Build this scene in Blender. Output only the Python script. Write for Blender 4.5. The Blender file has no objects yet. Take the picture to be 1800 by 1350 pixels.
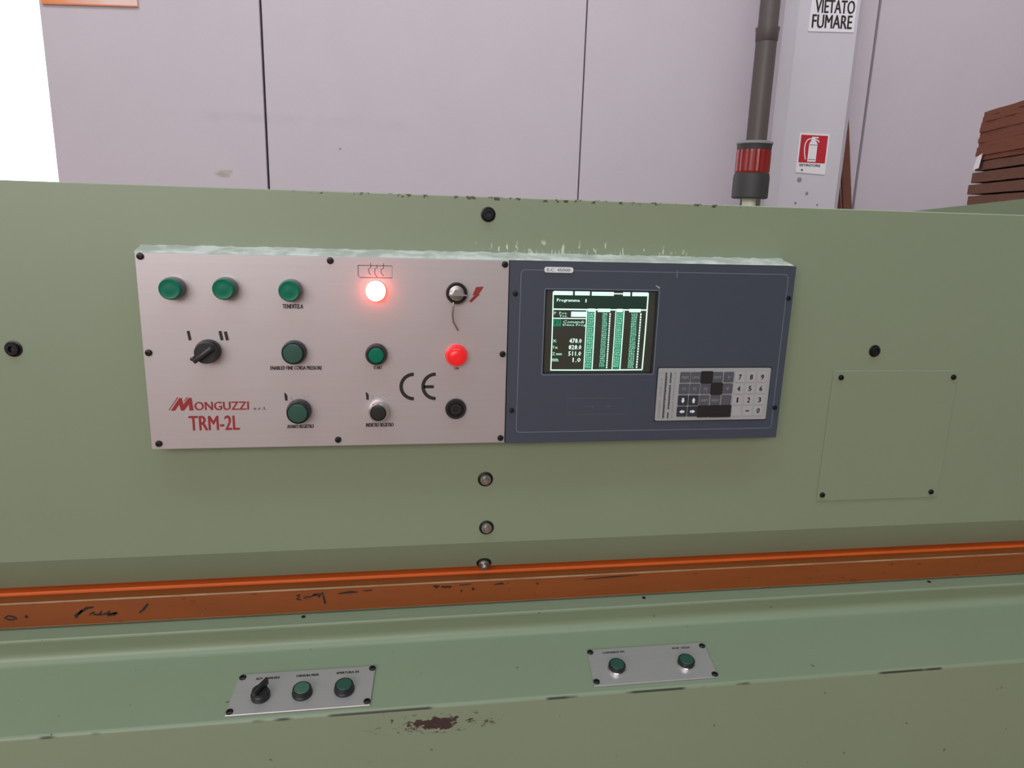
import bpy, bmesh, math, random
from mathutils import Vector, Matrix
random.seed(7)
S = bpy.context.scene
COL = S.collection

# ------------------------------------------------------------------ camera
cam = bpy.data.objects.new('camera', bpy.data.cameras.new('camera'))
COL.objects.link(cam)
cam.data.sensor_width = 36.0
cam.data.lens = 25.0
cam.data.clip_start = 0.02
pitch, yaw, roll = (math.radians(a) for a in (13.07, 9.193, 1.7025))
fwd = Vector((math.sin(yaw)*math.cos(pitch), math.cos(yaw)*math.cos(pitch), -math.sin(pitch)))
rt = Vector((math.cos(yaw), -math.sin(yaw), 0)); up = rt.cross(fwd)
r2 = rt*math.cos(roll) + up*math.sin(roll); u2 = -rt*math.sin(roll) + up*math.cos(roll)
M = Matrix((r2, u2, -fwd)).transposed().to_4x4()
M.translation = Vector((0.3417, -1.0374, 1.3761))
cam.matrix_world = M
S.camera = cam

# ------------------------------------------------------------------ world, lights, exposure
W = bpy.data.worlds.new('overcast_sky'); S.world = W; W.use_nodes = True
W.node_tree.nodes['Background'].inputs[0].default_value = (0.95, 0.97, 1.0, 1)
W.node_tree.nodes['Background'].inputs[1].default_value = 3.0
def area(name, loc, target, sx, sy, power, col):
    L = bpy.data.lights.new(name, 'AREA'); L.shape = 'RECTANGLE'; L.size = sx; L.size_y = sy
    L.energy = power; L.color = col
    o = bpy.data.objects.new(name, L); COL.objects.link(o); o.location = loc
    o.rotation_euler = (Vector(target)-Vector(loc)).to_track_quat('-Z', 'Y').to_euler()
    return o
area('skylight_front', (0.2, -1.6, 5.85), (0.2, -1.6, 0), 7.0, 1.0, 105, (0.62, 1.0, 1.10))
area('skylight_rear', (1.3, 2.0, 5.85), (1.3, 2.0, 0), 11.0, 1.6, 255, (0.98, 0.98, 1.0))
area('hall_fill', (-1.5, -6.7, 3.4), (0.3, 0, 1.3), 8.0, 3.0, 420, (1.0, 0.95, 0.93))  # unseen fill lamp added behind the camera to brighten the upright faces
S.view_settings.view_transform = 'Standard'
S.view_settings.look = 'None'
S.view_settings.exposure = 0.0
S.view_settings.gamma = 1.0
S.view_settings.use_curve_mapping = False

# ------------------------------------------------------------------ materials
class NT:
    def __init__(s, name):
        s.m = bpy.data.materials.new(name); s.m.use_nodes = True
        s.t = s.m.node_tree; s.b = s.t.nodes['Principled BSDF']
    def n(s, typ, **k):
        x = s.t.nodes.new(typ)
        for a, v in k.items(): setattr(x, a, v)
        return x
    def put(s, sock, v):
        if hasattr(v, 'is_output') or isinstance(v, bpy.types.NodeSocket): s.t.links.new(v, sock)
        elif v is not None: sock.default_value = v
    def math(s, op, a, b=None, c=None, clamp=False):
        x = s.n('ShaderNodeMath', operation=op); x.use_clamp = clamp
        s.put(x.inputs[0], a)
        if b is not None: s.put(x.inputs[1], b)
        if c is not None: s.put(x.inputs[2], c)
        return x.outputs[0]
    def pos(s):
        if not hasattr(s, '_p'):
            g = s.n('ShaderNodeNewGeometry'); sp = s.n('ShaderNodeSeparateXYZ')
            s.t.links.new(g.outputs['Position'], sp.inputs[0]); s._p = (g.outputs['Position'], sp.outputs)
        return s._p
    def noise(s, scale, detail=4, stretch=(1, 1, 1), rough=0.6, off=(0, 0, 0)):
        mp = s.n('ShaderNodeMapping'); mp.inputs['Scale'].default_value = stretch
        mp.inputs['Location'].default_value = off
        s.t.links.new(s.pos()[0], mp.inputs['Vector'])
        x = s.n('ShaderNodeTexNoise'); x.inputs['Scale'].default_value = scale
        x.inputs['Detail'].default_value = detail; x.inputs['Roughness'].default_value = rough
        s.t.links.new(mp.outputs[0], x.inputs['Vector']); return x.outputs['Fac']
    def step(s, v, a, b):
        x = s.n('ShaderNodeMapRange', interpolation_type='SMOOTHSTEP')
        s.put(x.inputs['Value'], v); x.inputs['From Min'].default_value = a; x.inputs['From Max'].default_value = b
        return x.outputs['Result']
    def ramp(s, v, a, b, lo=0.0, hi=1.0):
        x = s.n('ShaderNodeMapRange'); s.put(x.inputs['Value'], v)
        x.inputs['From Min'].default_value = a; x.inputs['From Max'].default_value = b
        x.inputs['To Min'].default_value = lo; x.inputs['To Max'].default_value = hi
        return x.outputs['Result']
    def mix(s, f, a, b):
        x = s.n('ShaderNodeMix', data_type='RGBA')
        s.put(x.inputs[0], f)
        for i, v in ((6, a), (7, b)):
            if isinstance(v, tuple): x.inputs[i].default_value = (*v, 1)
            else: s.t.links.new(v, x.inputs[i])
        return x.outputs[2]
    def ellipse(s, ax, cx, rx, az, cz, rz):
        p = s.pos()[1]
        dx = s.math('DIVIDE', s.math('SUBTRACT', p[ax], cx), rx); dz = s.math('DIVIDE', s.math('SUBTRACT', p[az], cz), rz)
        return s.math('SQRT', s.math('ADD', s.math('MULTIPLY', dx, dx), s.math('MULTIPLY', dz, dz)))
    def band(s, ax, lo, hi, soft):
        p = s.pos()[1][ax]
        return s.math('MULTIPLY', s.step(p, lo-soft, lo), s.math('SUBTRACT', 1.0, s.step(p, hi, hi+soft)))
    def bump(s, h, strength, dist=0.001):
        x = s.n('ShaderNodeBump'); x.inputs['Strength'].default_value = strength; x.inputs['Distance'].default_value = dist
        s.t.links.new(h, x.inputs['Height']); s.t.links.new(x.outputs[0], s.b.inputs['Normal'])
    def fin(s, col=None, rough=0.5, metal=0.0, spec=0.5, **k):
        if isinstance(col, tuple): s.b.inputs['Base Color'].default_value = (*col, 1)
        elif col is not None: s.t.links.new(col, s.b.inputs['Base Color'])
        s.put(s.b.inputs['Roughness'], rough); s.put(s.b.inputs['Metallic'], metal)
        s.b.inputs['Specular IOR Level'].default_value = spec
        for a, v in k.items():
            nm = a.replace('_', ' ').title()
            if nm == 'Emission Color': v = (*v, 1)
            s.b.inputs[nm].default_value = v
        return s.m

def plain(name, col, rough=0.5, metal=0.0, spec=0.5, var=0.12, scale=60, **k):
    t = NT(name); f = t.noise(scale, 3)
    c = t.mix(f, tuple(x*(1-var) for x in col), tuple(min(1, x*(1+var)) for x in col))
    return t.fin(c, rough, metal, spec, **k)

GREEN = (0.238, 0.280, 0.186)
def green_paint(name, wear=None):
    t = NT(name)
    c = t.mix(t.noise(3.0, 5), tuple(x*0.93 for x in GREEN), tuple(x*1.05 for x in GREEN))
    c = t.mix(t.ramp(t.noise(1.3, 2, off=(4, 1, 2)), .45, .7, 0, .35), c, (0.265, 0.275, 0.185))
    if wear == 'head':
        # knocked paint along the top edge and pale scuffs above the control box
        m = t.math('MULTIPLY', t.band(2, 1.4015, 1.41, .001), t.band(0, .25, .80, .08))
        m = t.math('MULTIPLY', m, t.step(t.noise(70, 3), .56, .60))
        c = t.mix(m, c, (0.05, 0.045, 0.03))
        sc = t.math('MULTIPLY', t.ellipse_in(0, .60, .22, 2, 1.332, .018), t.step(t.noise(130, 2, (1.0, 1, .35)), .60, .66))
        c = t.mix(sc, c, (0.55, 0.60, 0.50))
    if wear == 'console':
        el = t.ellipse(0, .388, .060, 2, .6690, .0155); el2 = t.ellipse(0, .386, .105, 2, .6695, .0185)
        wide = t.math('SUBTRACT', 1.0, t.step(el, .15, 1.1))
        n = t.noise(70, 6, (1, 1, 1.6), .72)
        v = t.math('ADD', t.math('MULTIPLY', wide, .40), n)
        m = t.math('MULTIPLY', t.step(v, .715, .73), t.math('SUBTRACT', 1, t.step(el, .98, 1.08)))
        fl = t.math('MULTIPLY', t.step(t.noise(150, 4, (.8, 1, 1.6), .7, (5, 2, 1)), .56, .585), t.math('SUBTRACT', 1, t.step(el2, .80, 1.05)))
        m = t.math('MAXIMUM', m, t.math('MULTIPLY', fl, t.step(t.noise(45, 2, off=(8, 1, 4)), .44, .5)))
        halo = t.math('MULTIPLY', t.step(v, .64, .72), .35)
        c = t.mix(halo, c, (0.33, 0.28, 0.22))
        c = t.mix(m, c, (0.055, 0.030, 0.030))
        seam = t.math('MULTIPLY', t.band(2, .6932, .6958, .0006), t.step(t.noise(5, 3, (1, 0, 0)), .50, .54))
        c = t.mix(seam, c, (0.05, 0.05, 0.035))
        sp = t.math('MULTIPLY', t.step(t.noise(90, 1, off=(3, 3, 3)), .79, .80), 0.8)
        c = t.mix(sp, c, (0.10, 0.08, 0.06))
    t.bump(t.noise(900, 2), .05, .0004)
    return t.fin(c, 0.42, 0, 0.45)
def _ein(s, ax, cx, rx, az, cz, rz):
    return s.math('SUBTRACT', 1.0, s.step(s.ellipse(ax, cx, rx, az, cz, rz), .5, 1.0))
NT.ellipse_in = _ein

M_HEAD = green_paint('green_paint_head', 'head')
M_CONS = green_paint('green_paint_console', 'console')
M_GREEN = green_paint('green_paint')
t = NT('orange_paint')
c = t.mix(t.noise(6, 5, (1, 3, 6)), (0.20, 0.048, 0.011), (0.28, 0.075, 0.018))
c = t.mix(t.step(t.noise(160, 3, (.3, 1, 1)), .66, .72), c, (0.10, 0.035, 0.02))
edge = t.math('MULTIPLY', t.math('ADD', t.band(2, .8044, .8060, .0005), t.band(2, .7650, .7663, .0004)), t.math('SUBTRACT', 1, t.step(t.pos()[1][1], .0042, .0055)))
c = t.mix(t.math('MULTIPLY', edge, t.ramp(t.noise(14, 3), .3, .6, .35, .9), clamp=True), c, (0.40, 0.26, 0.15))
M_ORANGE = t.fin(c, 0.42, 0, 0.35)
M_ORANGE2 = plain('bright_orange_paint', (0.72, 0.135, 0.025), .4, var=.15, scale=8)
t = NT('brushed_aluminium')
c = t.mix(t.noise(40, 4, (.05, 1, 6)), (0.530, 0.480, 0.492), (0.585, 0.535, 0.548))
c = t.mix(t.ramp(t.noise(2.2, 2), .35, .7, 0, .30), c, (0.575, 0.470, 0.485))
t.bump(t.noise(300, 2, (.02, 1, 4)), .08, .0003)
M_ALU = t.fin(c, 0.40, 0.60, 0.4)
t = NT('pale_strip')
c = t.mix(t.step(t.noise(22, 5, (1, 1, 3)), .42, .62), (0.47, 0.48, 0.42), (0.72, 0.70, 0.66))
M_STRIP = t.fin(c, .5)
M_BLUE = plain('blue_grey_paint', (0.052, 0.060, 0.086), .5, var=.07, scale=9)
M_LINE = plain('pale_blue_ink', (0.17, 0.20, 0.27), .6)
M_FAINT = plain('faint_grey_ink', (0.105, 0.11, 0.13), .6)
M_INK = plain('black_ink', (0.012, 0.009, 0.010), .55)
M_INK2 = plain('worn_grey_ink', (0.34, 0.29, 0.30), .6)
M_RED = plain('red_ink', (0.30, 0.017, 0.020), .5)
M_PINK = plain('pale_red_ink', (0.60, 0.36, 0.36), .5)
M_BLK = plain('black_plastic', (0.016, 0.015, 0.017), .38)
M_BLK2 = plain('matt_black_film', (0.012, 0.009, 0.010), .6)
M_SCREW = plain('black_oxide_steel', (0.025, 0.024, 0.024), .35, .6)
M_STEEL = plain('worn_steel', (0.42, 0.38, 0.37), .32, .9)
M_CHROME = plain('chrome', (0.75, 0.73, 0.73), .15, 1.0, var=.03)
M_LENS = plain('green_lens', (0.0, 0.150, 0.085), .35, spec=.3, var=.15, scale=400)
M_COLLAR = plain('grey_collar', (0.17, 0.165, 0.17), .3, .5)
M_LENS2 = plain('dull_green_cap', (0.022, 0.078, 0.060), .38)
M_LENS3 = plain('pale_green_cap', (0.055, 0.125, 0.095), .4)
M_LAMP = plain('lit_lamp_lens', (0.9, 0.3, 0.25), .3, emission_color=(1.0, 0.14, 0.095), emission_strength=13.0)
M_REDL = plain('red_lens', (0.55, 0.01, 0.015), .25, emission_color=(1.0, 0.02, 0.02), emission_strength=0.40)
t = NT('beacon_red_lens')
c = t.mix(t.noise(9, 2, off=(0, 0, 1.2)), (0.22, 0.006, 0.008), (0.40, 0.014, 0.008))
M_BEAC = t.fin(c, 0.30, 0, .5, transmission_weight=.3)
M_BEACB = plain('beacon_grey_base', (0.036, 0.031, 0.033), .6)
M_CREAM = plain('cream_plastic', (0.62, 0.60, 0.52), .5)
M_KPAD = plain('keypad_grey', (0.36, 0.355, 0.365), .5, var=.05)
M_KEYD = plain('key_dark_grey', (0.088, 0.088, 0.105), .5, var=.2)
M_KEYN = plain('key_navy', (0.030, 0.031, 0.042), .5)
M_KEYL = plain('key_light_grey', (0.40, 0.38, 0.395), .5, var=.05)
M_KEYI = plain('key_legend_grey', (0.24, 0.24, 0.26), .5)
M_WHITE = plain('white_ink', (0.80, 0.80, 0.84), .5, var=.03)
M_SIGNW = plain('white_sign_film', (0.80, 0.76, 0.80), .4, var=.03)
M_SIGNR = plain('red_sign_film', (0.50, 0.020, 0.035), .4)
t = NT('poster_orange')
pp = t.pos()[1]
c = t.mix(t.math('ADD', t.ramp(pp[0], -1.94, -1.55), t.math('MULTIPLY', t.math('SUBTRACT', t.noise(7, 3), .5), .5), clamp=True), (0.80, 0.24, 0.05), (0.80, 0.58, 0.55))
M_POST = t.fin(c, .5)
M_POSTE = plain('poster_orange_edge', (0.70, 0.22, 0.10), .5)
M_SCRD = plain('screen_glass', (0.052, 0.052, 0.040), .10, var=.05)
M_SCRB = plain('screen_surround', (0.010, 0.010, 0.011), .45)
def glow(name, col, st):
    t = NT(name); f = t.noise(700, 1)
    c = t.mix(f, tuple(x*.85 for x in col), col)
    t.t.links.new(c, t.b.inputs['Emission Color'])
    return t.fin((0, 0, 0), .6, emission_strength=st)
M_GLW = glow('phosphor_bright', (0.70, 1.0, 0.84), 1.25)
M_GLM = glow('phosphor_text', (0.50, 1.0, 0.74), 1.0)
M_GLG = glow('phosphor_green', (0.015, 0.40, 0.21), 0.60)
M_GLC = glow('phosphor_column', (0.012, 0.22, 0.12), 0.5)
M_GLD = glow('phosphor_dim', (0.012, 0.060, 0.035), 0.45)
t = NT('concrete_panel')
c = t.mix(t.noise(2.2, 6), (0.555, 0.490, 0.550), (0.61, 0.545, 0.605))
c = t.mix(t.ramp(t.noise(300, 2, (1, 1, .12)), .3, .7, 0, .25), c, (0.50, 0.44, 0.49))
sm = t.math('MULTIPLY', t.band(2, 2.005, 2.02, .05), t.band(0, -1.15, .40, .12))
c = t.mix(t.math('MULTIPLY', t.math('MULTIPLY', sm, t.step(t.noise(4, 3), .35, .75)), .32), c, (0.40, 0.37, 0.41))
c = t.mix(t.math('MULTIPLY', t.ellipse_in(0, -.865, .11, 2, 1.63, .035), t.math('MULTIPLY', t.step(t.noise(11, 4), .40, .6), .7)), c, (0.36, 0.30, 0.22))
c = t.mix(t.ellipse_in(0, -.075, .016, 2, 1.833, .012), c, (0.40, 0.33, 0.33))
t.bump(t.noise(120, 4), .15, .003)
M_WALL = t.fin(c, .8)
M_COLM = plain('column_paint', (0.585, 0.545, 0.605), .7, var=.05, scale=3)
M_PLAS = plain('plaster', (0.58, 0.54, 0.55), .8, var=.05, scale=2)
M_CEIL = plain('ceiling_paint', (0.62, 0.61, 0.62), .8, var=.04, scale=2)
t = NT('floor_concrete')
c = t.mix(t.noise(1.5, 6), (0.17, 0.105, 0.060), (0.23, 0.145, 0.085))
M_FLOOR = t.fin(c, .55)
M_SEAL = plain('joint_sealant', (0.075, 0.065, 0.07), .8)
M_PIPE = plain('grey_plastic_pipe', (0.095, 0.075, 0.073), .45, var=.08, scale=4)
M_DOT = plain('grey_plug', (0.27, 0.24, 0.26), .8)
def wood(name, a, b):
    t = NT(name)
    c = t.mix(t.noise(30, 6, (1, .12, 2.2), .7), a, b)
    c = t.mix(t.step(t.noise(80, 4, (1, .2, 3.0), off=(3, 1, 2)), .60, .70), c, tuple(x*.45 for x in a))
    t.bump(t.noise(150, 4, (1, .3, 3)), .6, .003)
    return t.fin(c, .75)
M_WOOD = wood('reddish_veneer', (0.130, 0.034, 0.015), (0.215, 0.062, 0.027))
M_WOOD2 = wood('brown_board', (0.100, 0.038, 0.021), (0.165, 0.066, 0.040))
M_WOOD3 = wood('leaning_plank_wood', (0.12, 0.040, 0.026), (0.20, 0.070, 0.045))

# ------------------------------------------------------------------ object helpers
def link(o, parent):
    COL.objects.link(o)
    if parent: o.parent = parent
    return o
ORG = {}
def thing(name, label, cat, loc=(0, 0, 0), group=None):
    o = bpy.data.objects.new(name, None); o.empty_display_size = .05
    COL.objects.link(o); o.location = loc; o['label'] = label; o['category'] = cat
    if group: o['group'] = group
    ORG[o.name] = Vector(loc)
    return o
def tag(o, label, cat, group=None):
    o['label'] = label; o['category'] = cat
    if group: o['group'] = group
    return o
def org(parent):
    p = parent
    while p is not None and p.parent: p = p.parent
    return ORG.get(p.name, Vector((0, 0, 0))) if p else Vector((0, 0, 0))
def obj(name, bm, mat, parent=None, smooth=False, label=None):
    """one mesh object, built in world coordinates"""
    if parent:
        off = org(parent)
        if off.length > 0: bmesh.ops.translate(bm, vec=-off, verts=bm.verts)
    if not bm.is_valid: raise RuntimeError(name)
    bmesh.ops.recalc_face_normals(bm, faces=bm.faces)
    me = bpy.data.meshes.new(name); bm.to_mesh(me); bm.free()
    me.materials.append(mat)
    if smooth:
        me.polygons.foreach_set('use_smooth', [True]*len(me.polygons))
        me.set_sharp_from_angle(angle=math.radians(38))
    o = bpy.data.objects.new(name, me)
    if label: o['label'] = label
    return link(o, parent)
def put(name, me, parent, loc, rot=(0, 0, 0), label=None):
    """another object on shared mesh data at a world place"""
    o = bpy.data.objects.new(name, me); link(o, parent)
    o.location = Vector(loc) - org(parent); o.rotation_euler = rot
    if label: o['label'] = label
    return o
def mesh(bm, mat, smooth=True):
    bmesh.ops.recalc_face_normals(bm, faces=bm.faces)
    me = bpy.data.meshes.new('shared'); bm.to_mesh(me); bm.free(); me.materials.append(mat)
    if smooth:
        me.polygons.foreach_set('use_smooth', [True]*len(me.polygons)); me.set_sharp_from_angle(angle=math.radians(38))
    return me
def struct(name, bm, mat):
    o = obj(name, bm, mat); o['kind'] = 'structure'; return o

def box(bm, x0, x1, y0, y1, z0, z1, bev=0, seg=2):
    r = bmesh.ops.create_cube(bm, size=1)
    for v in r['verts']:
        v.co = Vector((x0+(v.co.x+.5)*(x1-x0), y0+(v.co.y+.5)*(y1-y0), z0+(v.co.z+.5)*(z1-z0)))
    if bev:
        es = list({e for v in r['verts'] for e in v.link_edges})
        bmesh.ops.bevel(bm, geom=es, offset=bev, segments=seg, affect='EDGES', profile=.5)
    return bm
def B(*a, **k): return box(bmesh.new(), *a, **k)
def fillet(pts):
    """pts: (a, b, radius); rounds the corners of a closed polygon"""
    out = []; n = len(pts)
    for i, p in enumerate(pts):
        r = p[2] if len(p) > 2 else 0
        c = Vector(p[:2])
        if not r: out.append(c); continue
        a = (Vector(pts[i-1][:2])-c).normalized(); b = (Vector(pts[(i+1) % n][:2])-c).normalized()
        ang = a.angle(b); d = r/math.tan(ang/2)
        s, e = c+a*d, c+b*d
        cen = c+(a+b).normalized()*(r/math.sin(ang/2))
        k = 6
        v0, v1 = s-cen, e-cen; tot = v0.angle_signed(v1)
        for j in range(k+1):
            th = -tot*j/k; out.append(cen+Vector((v0.x*math.cos(th)-v0.y*math.sin(th), v0.x*math.sin(th)+v0.y*math.cos(th))))
    return out
def prism(pts, lo, hi, axis='x'):
    """extrude a 2-D polygon; axis x: pts are (y, z); y: (x, z); z: (x, y)"""
    bm = bmesh.new(); P = fillet(pts)
    f = {'x': lambda p, s: (s, p[0], p[1]), 'y': lambda p, s: (p[0], s, p[1]), 'z': lambda p, s: (p[0], p[1], s)}[axis]
    a = [bm.verts.new(f(p, lo)) for p in P]; b = [bm.verts.new(f(p, hi)) for p in P]
    n = len(P)
    bm.faces.new(a); bm.faces.new(b[::-1])
    for i in range(n): bm.faces.new((a[i], b[i], b[(i+1) % n], a[(i+1) % n]))
    return bm
def lathe(prof, seg=28, frame=None, cap=True, bm=None):
    """revolve (radius, height) about the frame's local Z"""
    bm = bm or bmesh.new(); frame = frame or Matrix()
    rings = []
    for r, h in prof:
        if r < 1e-7: rings.append([bm.verts.new(frame @ Vector((0, 0, h)))])
        else: rings.append([bm.verts.new(frame @ Vector((r*math.cos(2*math.pi*i/seg), r*math.sin(2*math.pi*i/seg), h))) for i in range(seg)])
    for A, Bq in zip(rings, rings[1:]):
        for i in range(seg):
            j = (i+1) % seg
            if len(A) == 1 and len(Bq) == 1: continue
            if len(A) == 1: bm.faces.new((A[0], Bq[i], Bq[j]))
            elif len(Bq) == 1: bm.faces.new((A[i], A[j], Bq[0]))
            else: bm.faces.new((A[i], A[j], Bq[j], Bq[i]))
    if cap:
        for R in (rings[0], rings[-1]):
            if len(R) > 2: bm.faces.new(R)
    return bm
def tube(path, r, seg=8, bm=None):
    bm = bm or bmesh.new(); P = [Vector(p) for p in path]; rings = []
    for i, p in enumerate(P):
        d = (P[min(i+1, len(P)-1)]-P[max(i-1, 0)]).normalized()
        u = d.orthogonal().normalized() if i == 0 else (u - d*u.dot(d)).normalized()
        v = d.cross(u); rr = r[i] if isinstance(r, (list, tuple)) else r
        rings.append([bm.verts.new(p+(u*math.cos(2*math.pi*k/seg)+v*math.sin(2*math.pi*k/seg))*rr) for k in range(seg)])
    for A, Bq in zip(rings, rings[1:]):
        for k in range(seg): bm.faces.new((A[k], A[(k+1) % seg], Bq[(k+1) % seg], Bq[k]))
    bm.faces.new(rings[0]); bm.faces.new(rings[-1]); return bm
def facing(loc, n=(0, -1, 0), upv=(0, 0, 1)):
    """frame whose Z is the outward normal n and whose Y is up"""
    z = Vector(n).normalized(); x = Vector(upv).cross(z).normalized(); y = z.cross(x)
    m = Matrix((x, y, z)).transposed().to_4x4(); m.translation = Vector(loc); return m
def text_bm(s, w, h, frame, bold=0.0, res=3, bm=None, shear=0.0, fat=None):
    """lettering squeezed into w x h, lower left corner at the frame's origin"""
    cu = bpy.data.curves.new('t', 'FONT'); cu.body = s; cu.resolution_u = res; cu.shear = shear
    o = bpy.data.objects.new('t', cu); COL.objects.link(o)
    dg = bpy.context.evaluated_depsgraph_get(); me = bpy.data.meshes.new_from_object(o.evaluated_get(dg))
    xs = [v.co.x for v in me.vertices]; ys = [v.co.y for v in me.vertices]
    x0, x1, y0, y1 = min(xs), max(xs), min(ys), max(ys)
    for v in me.vertices:
        v.co = frame @ Vector(((v.co.x-x0)/(x1-x0)*w, (v.co.y-y0)/max(1e-6, y1-y0)*h, 0))
    bm = bm or bmesh.new()
    # heavier strokes: the same letters again, a hair to each side
    d = bold*h if fat is None else fat
    ax = frame.to_3x3() @ Vector((1, 0, 0)); ay = frame.to_3x3() @ Vector((0, 1, 0)); az = frame.to_3x3() @ Vector((0, 0, 1))
    for i, k in enumerate(((0, 0), (1, .4), (-1, -.4)) if d else ((0, 0),)):
        a0 = len(bm.verts); bm.from_mesh(me); bm.verts.ensure_lookup_table()
        for v in bm.verts[a0:]: v.co += ax*k[0]*d + ay*k[1]*d + az*i*4e-5
    bpy.data.objects.remove(o); bpy.data.meshes.remove(me); bpy.data.curves.remove(cu)
    return bm
def quads(rects, f, bm=None, n=1):
    """flat rectangles (u0, u1, v0, v1) put through f(u, v); n strips each way along the long side"""
    bm = bm or bmesh.new()
    for u0, u1, v0, v1 in rects:
        nu = n if abs(u1-u0) >= abs(v1-v0) else 1; nv = n if nu == 1 else 1
        if n > 1 and min(abs(u1-u0), abs(v1-v0)) > .012: nu = nv = n
        g = [[bm.verts.new(f(u0+(u1-u0)*i/nu, v0+(v1-v0)*j/nv)) for j in range(nv+1)] for i in range(nu+1)]
        for i in range(nu):
            for j in range(nv): bm.faces.new((g[i][j], g[i+1][j], g[i+1][j+1], g[i][j+1]))
    return bm
def ribbon(path, w, f, bm=None):
    """flat stroke of width w along (u, v) points"""
    bm = bm or bmesh.new(); P = [Vector(p) for p in path]; L = []
    for i, p in enumerate(P):
        d = (P[min(i+1, len(P)-1)]-P[max(i-1, 0)]).normalized(); nrm = Vector((-d.y, d.x))
        ww = w[i] if isinstance(w, (list, tuple)) else w
        L.append((bm.verts.new(f(*(p+nrm*ww/2))), bm.verts.new(f(*(p-nrm*ww/2)))))
    for (a, b), (c, d) in zip(L, L[1:]): bm.faces.new((a, b, d, c))
    return bm
def poly(pts, f, bm=None):
    bm = bm or bmesh.new(); bm.faces.new([bm.verts.new(f(*p)) for p in pts]); return bm
def arc(cx, cy, r, a0, a1, n=14, ry=None):
    return [(cx+r*math.cos(math.radians(a0+(a1-a0)*i/n)), cy+(ry or r)*math.sin(math.radians(a0+(a1-a0)*i/n))) for i in range(n+1)]
def rrect(x0, x1, y0, y1, r, n=5):
    out = []
    for cx, cy, a in ((x1-r, y1-r, 0), (x0+r, y1-r, 90), (x0+r, y0+r, 180), (x1-r, y0+r, 270)):
        out += arc(cx, cy, r, a, a+90, n)
    return out

# ================================================================== SETTING
X0, X1, Y0, Y1, H = -6.5, 8.5, -7.2, 4.5, 6.0
struct('floor', B(X0-.3, X1+.3, Y0-.3, 30, -.2, 0), M_FLOOR)
struct('ceiling', B(X0, X1, Y0, Y1+.24, H, H+.2), M_CEIL)
struct('wall_left', B(X0-.2, X0, Y0, Y1+.24, 0, H), M_PLAS)
struct('wall_right', B(X1, X1+.2, Y0, Y1+.24, 0, H), M_PLAS)
struct('wall_front', B(X0, X1, Y0-.2, Y0, 0, H), M_PLAS)
# rear wall: precast panels with open joints before a dark backing, a tall doorway at the left
DOOR = (-5.2, -1.985, 4.6)
bw = B(DOOR[1], X1, Y1+.12, Y1+.24, 0, H)
box(bw, X0, DOOR[0], Y1+.12, Y1+.24, 0, H); box(bw, DOOR[0], DOOR[1], Y1+.12, Y1+.24, DOOR[2], H)
wall = struct('wall_rear', bw, M_SEAL)
for a, b, z in ((X0, DOOR[0], 0), (DOOR[0], DOOR[1], DOOR[2]), (DOOR[1], -.594, 0), (-.578, 1.7065, 0), (1.7175, 4.030, 0), (4.052, 6.36, 0), (6.375, X1, 0)):
    obj('panel', B(a, b, Y1, Y1+.119, z, H, bev=.004, seg=1), M_WALL, wall)

# concrete column
colm = thing('concrete_column', 'pale lavender concrete column with chamfered corners, carrying the two signs', 'column', (3.35, 4.28, 0))
obj('shaft', prism([(3.055, 4.49), (3.055, 4.12), (3.125, 4.05), (3.585, 4.05), (3.655, 4.12), (3.655, 4.49)], 0, H-.002, 'z'), M_COLM, colm)
for x, z, r in ((3.276, 1.72, .019), (3.348, 1.624, .013), (3.266, 1.552, .010), (3.443, 1.545, .008)):
    obj('plugged_hole', lathe([(r, 0), (r*.9, .002), (0, .002)], 14, facing((x, 4.05, z))), M_DOT, colm)
# drain pipe
pipe = thing('drain_pipe', 'dark grey vertical drain pipe in front of the wall, left of the column', 'pipe', (2.83, 3.9, 0))
obj('pipe_length', lathe([(.070, 0), (.070, 2.64)], 28, Matrix.Translation((2.83, 3.9, 0))), M_PIPE, pipe, True)
obj('pipe_length', lathe([(.066, 2.6), (.066, H-.002)], 28, Matrix.Translation((2.83, 3.9, 0))), M_PIPE, pipe, True)
obj('coupling', lathe([(.070, 2.60), (.074, 2.605), (.076, 2.66), (.079, 2.672), (.079, 2.690), (.066, 2.694)], 28, Matrix.Translation((2.83, 3.9, 0))), M_PIPE, pipe, True)
obj('pipe_clip', B(2.79, 2.87, 3.96, 4.499, 3.60, 3.64), M_STEEL, pipe)

# signs on the column
yS = 4.049
fS = lambda y: (lambda u, v: (u, y, v))
sg = thing('no_smoking_sign', 'white sign lettered VIETATO FUMARE high on the column', 'sign', (3.385, 4.05, 2.73))
obj('plate', prism([(3.210, 2.728), (3.558, 2.743), (3.558, 3.25), (3.210, 3.24)], 4.046, 4.05, 'y'), M_SIGNW, sg)
obj('lettering', text_bm('FUMARE', .305, .088, facing((3.234, 4.0455, 2.752)) @ Matrix.Rotation(.035, 4, 'Z'), .030), M_INK, sg)
obj('lettering', text_bm('VIETATO', .300, .086, facing((3.246, 4.0455, 2.851)) @ Matrix.Rotation(.035, 4, 'Z'), .030), M_INK, sg)
sg = thing('extinguisher_sign', 'red and white fire extinguisher sign lower on the column', 'sign', (3.355, 4.05, 1.765))
obj('plate', prism([(3.236, 1.772, .006), (3.474, 1.762, .006), (3.474, 2.048, .006), (3.236, 2.048, .006)], 4.046, 4.05, 'y'), M_SIGNW, sg)
f = fS(4.0455)
obj('red_field', quads([(3.249, 3.461, 1.842, 2.036)], f), M_SIGNR, sg)
f = fS(4.0450)
bm = poly([(3.318, 1.850), (3.385, 1.850), (3.385, 1.975), (3.372, 1.995), (3.362, 2.003), (3.362, 2.016), (3.388, 2.016), (3.388, 2.025), (3.334, 2.025), (3.334, 2.003), (3.318, 1.975)], f)
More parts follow.
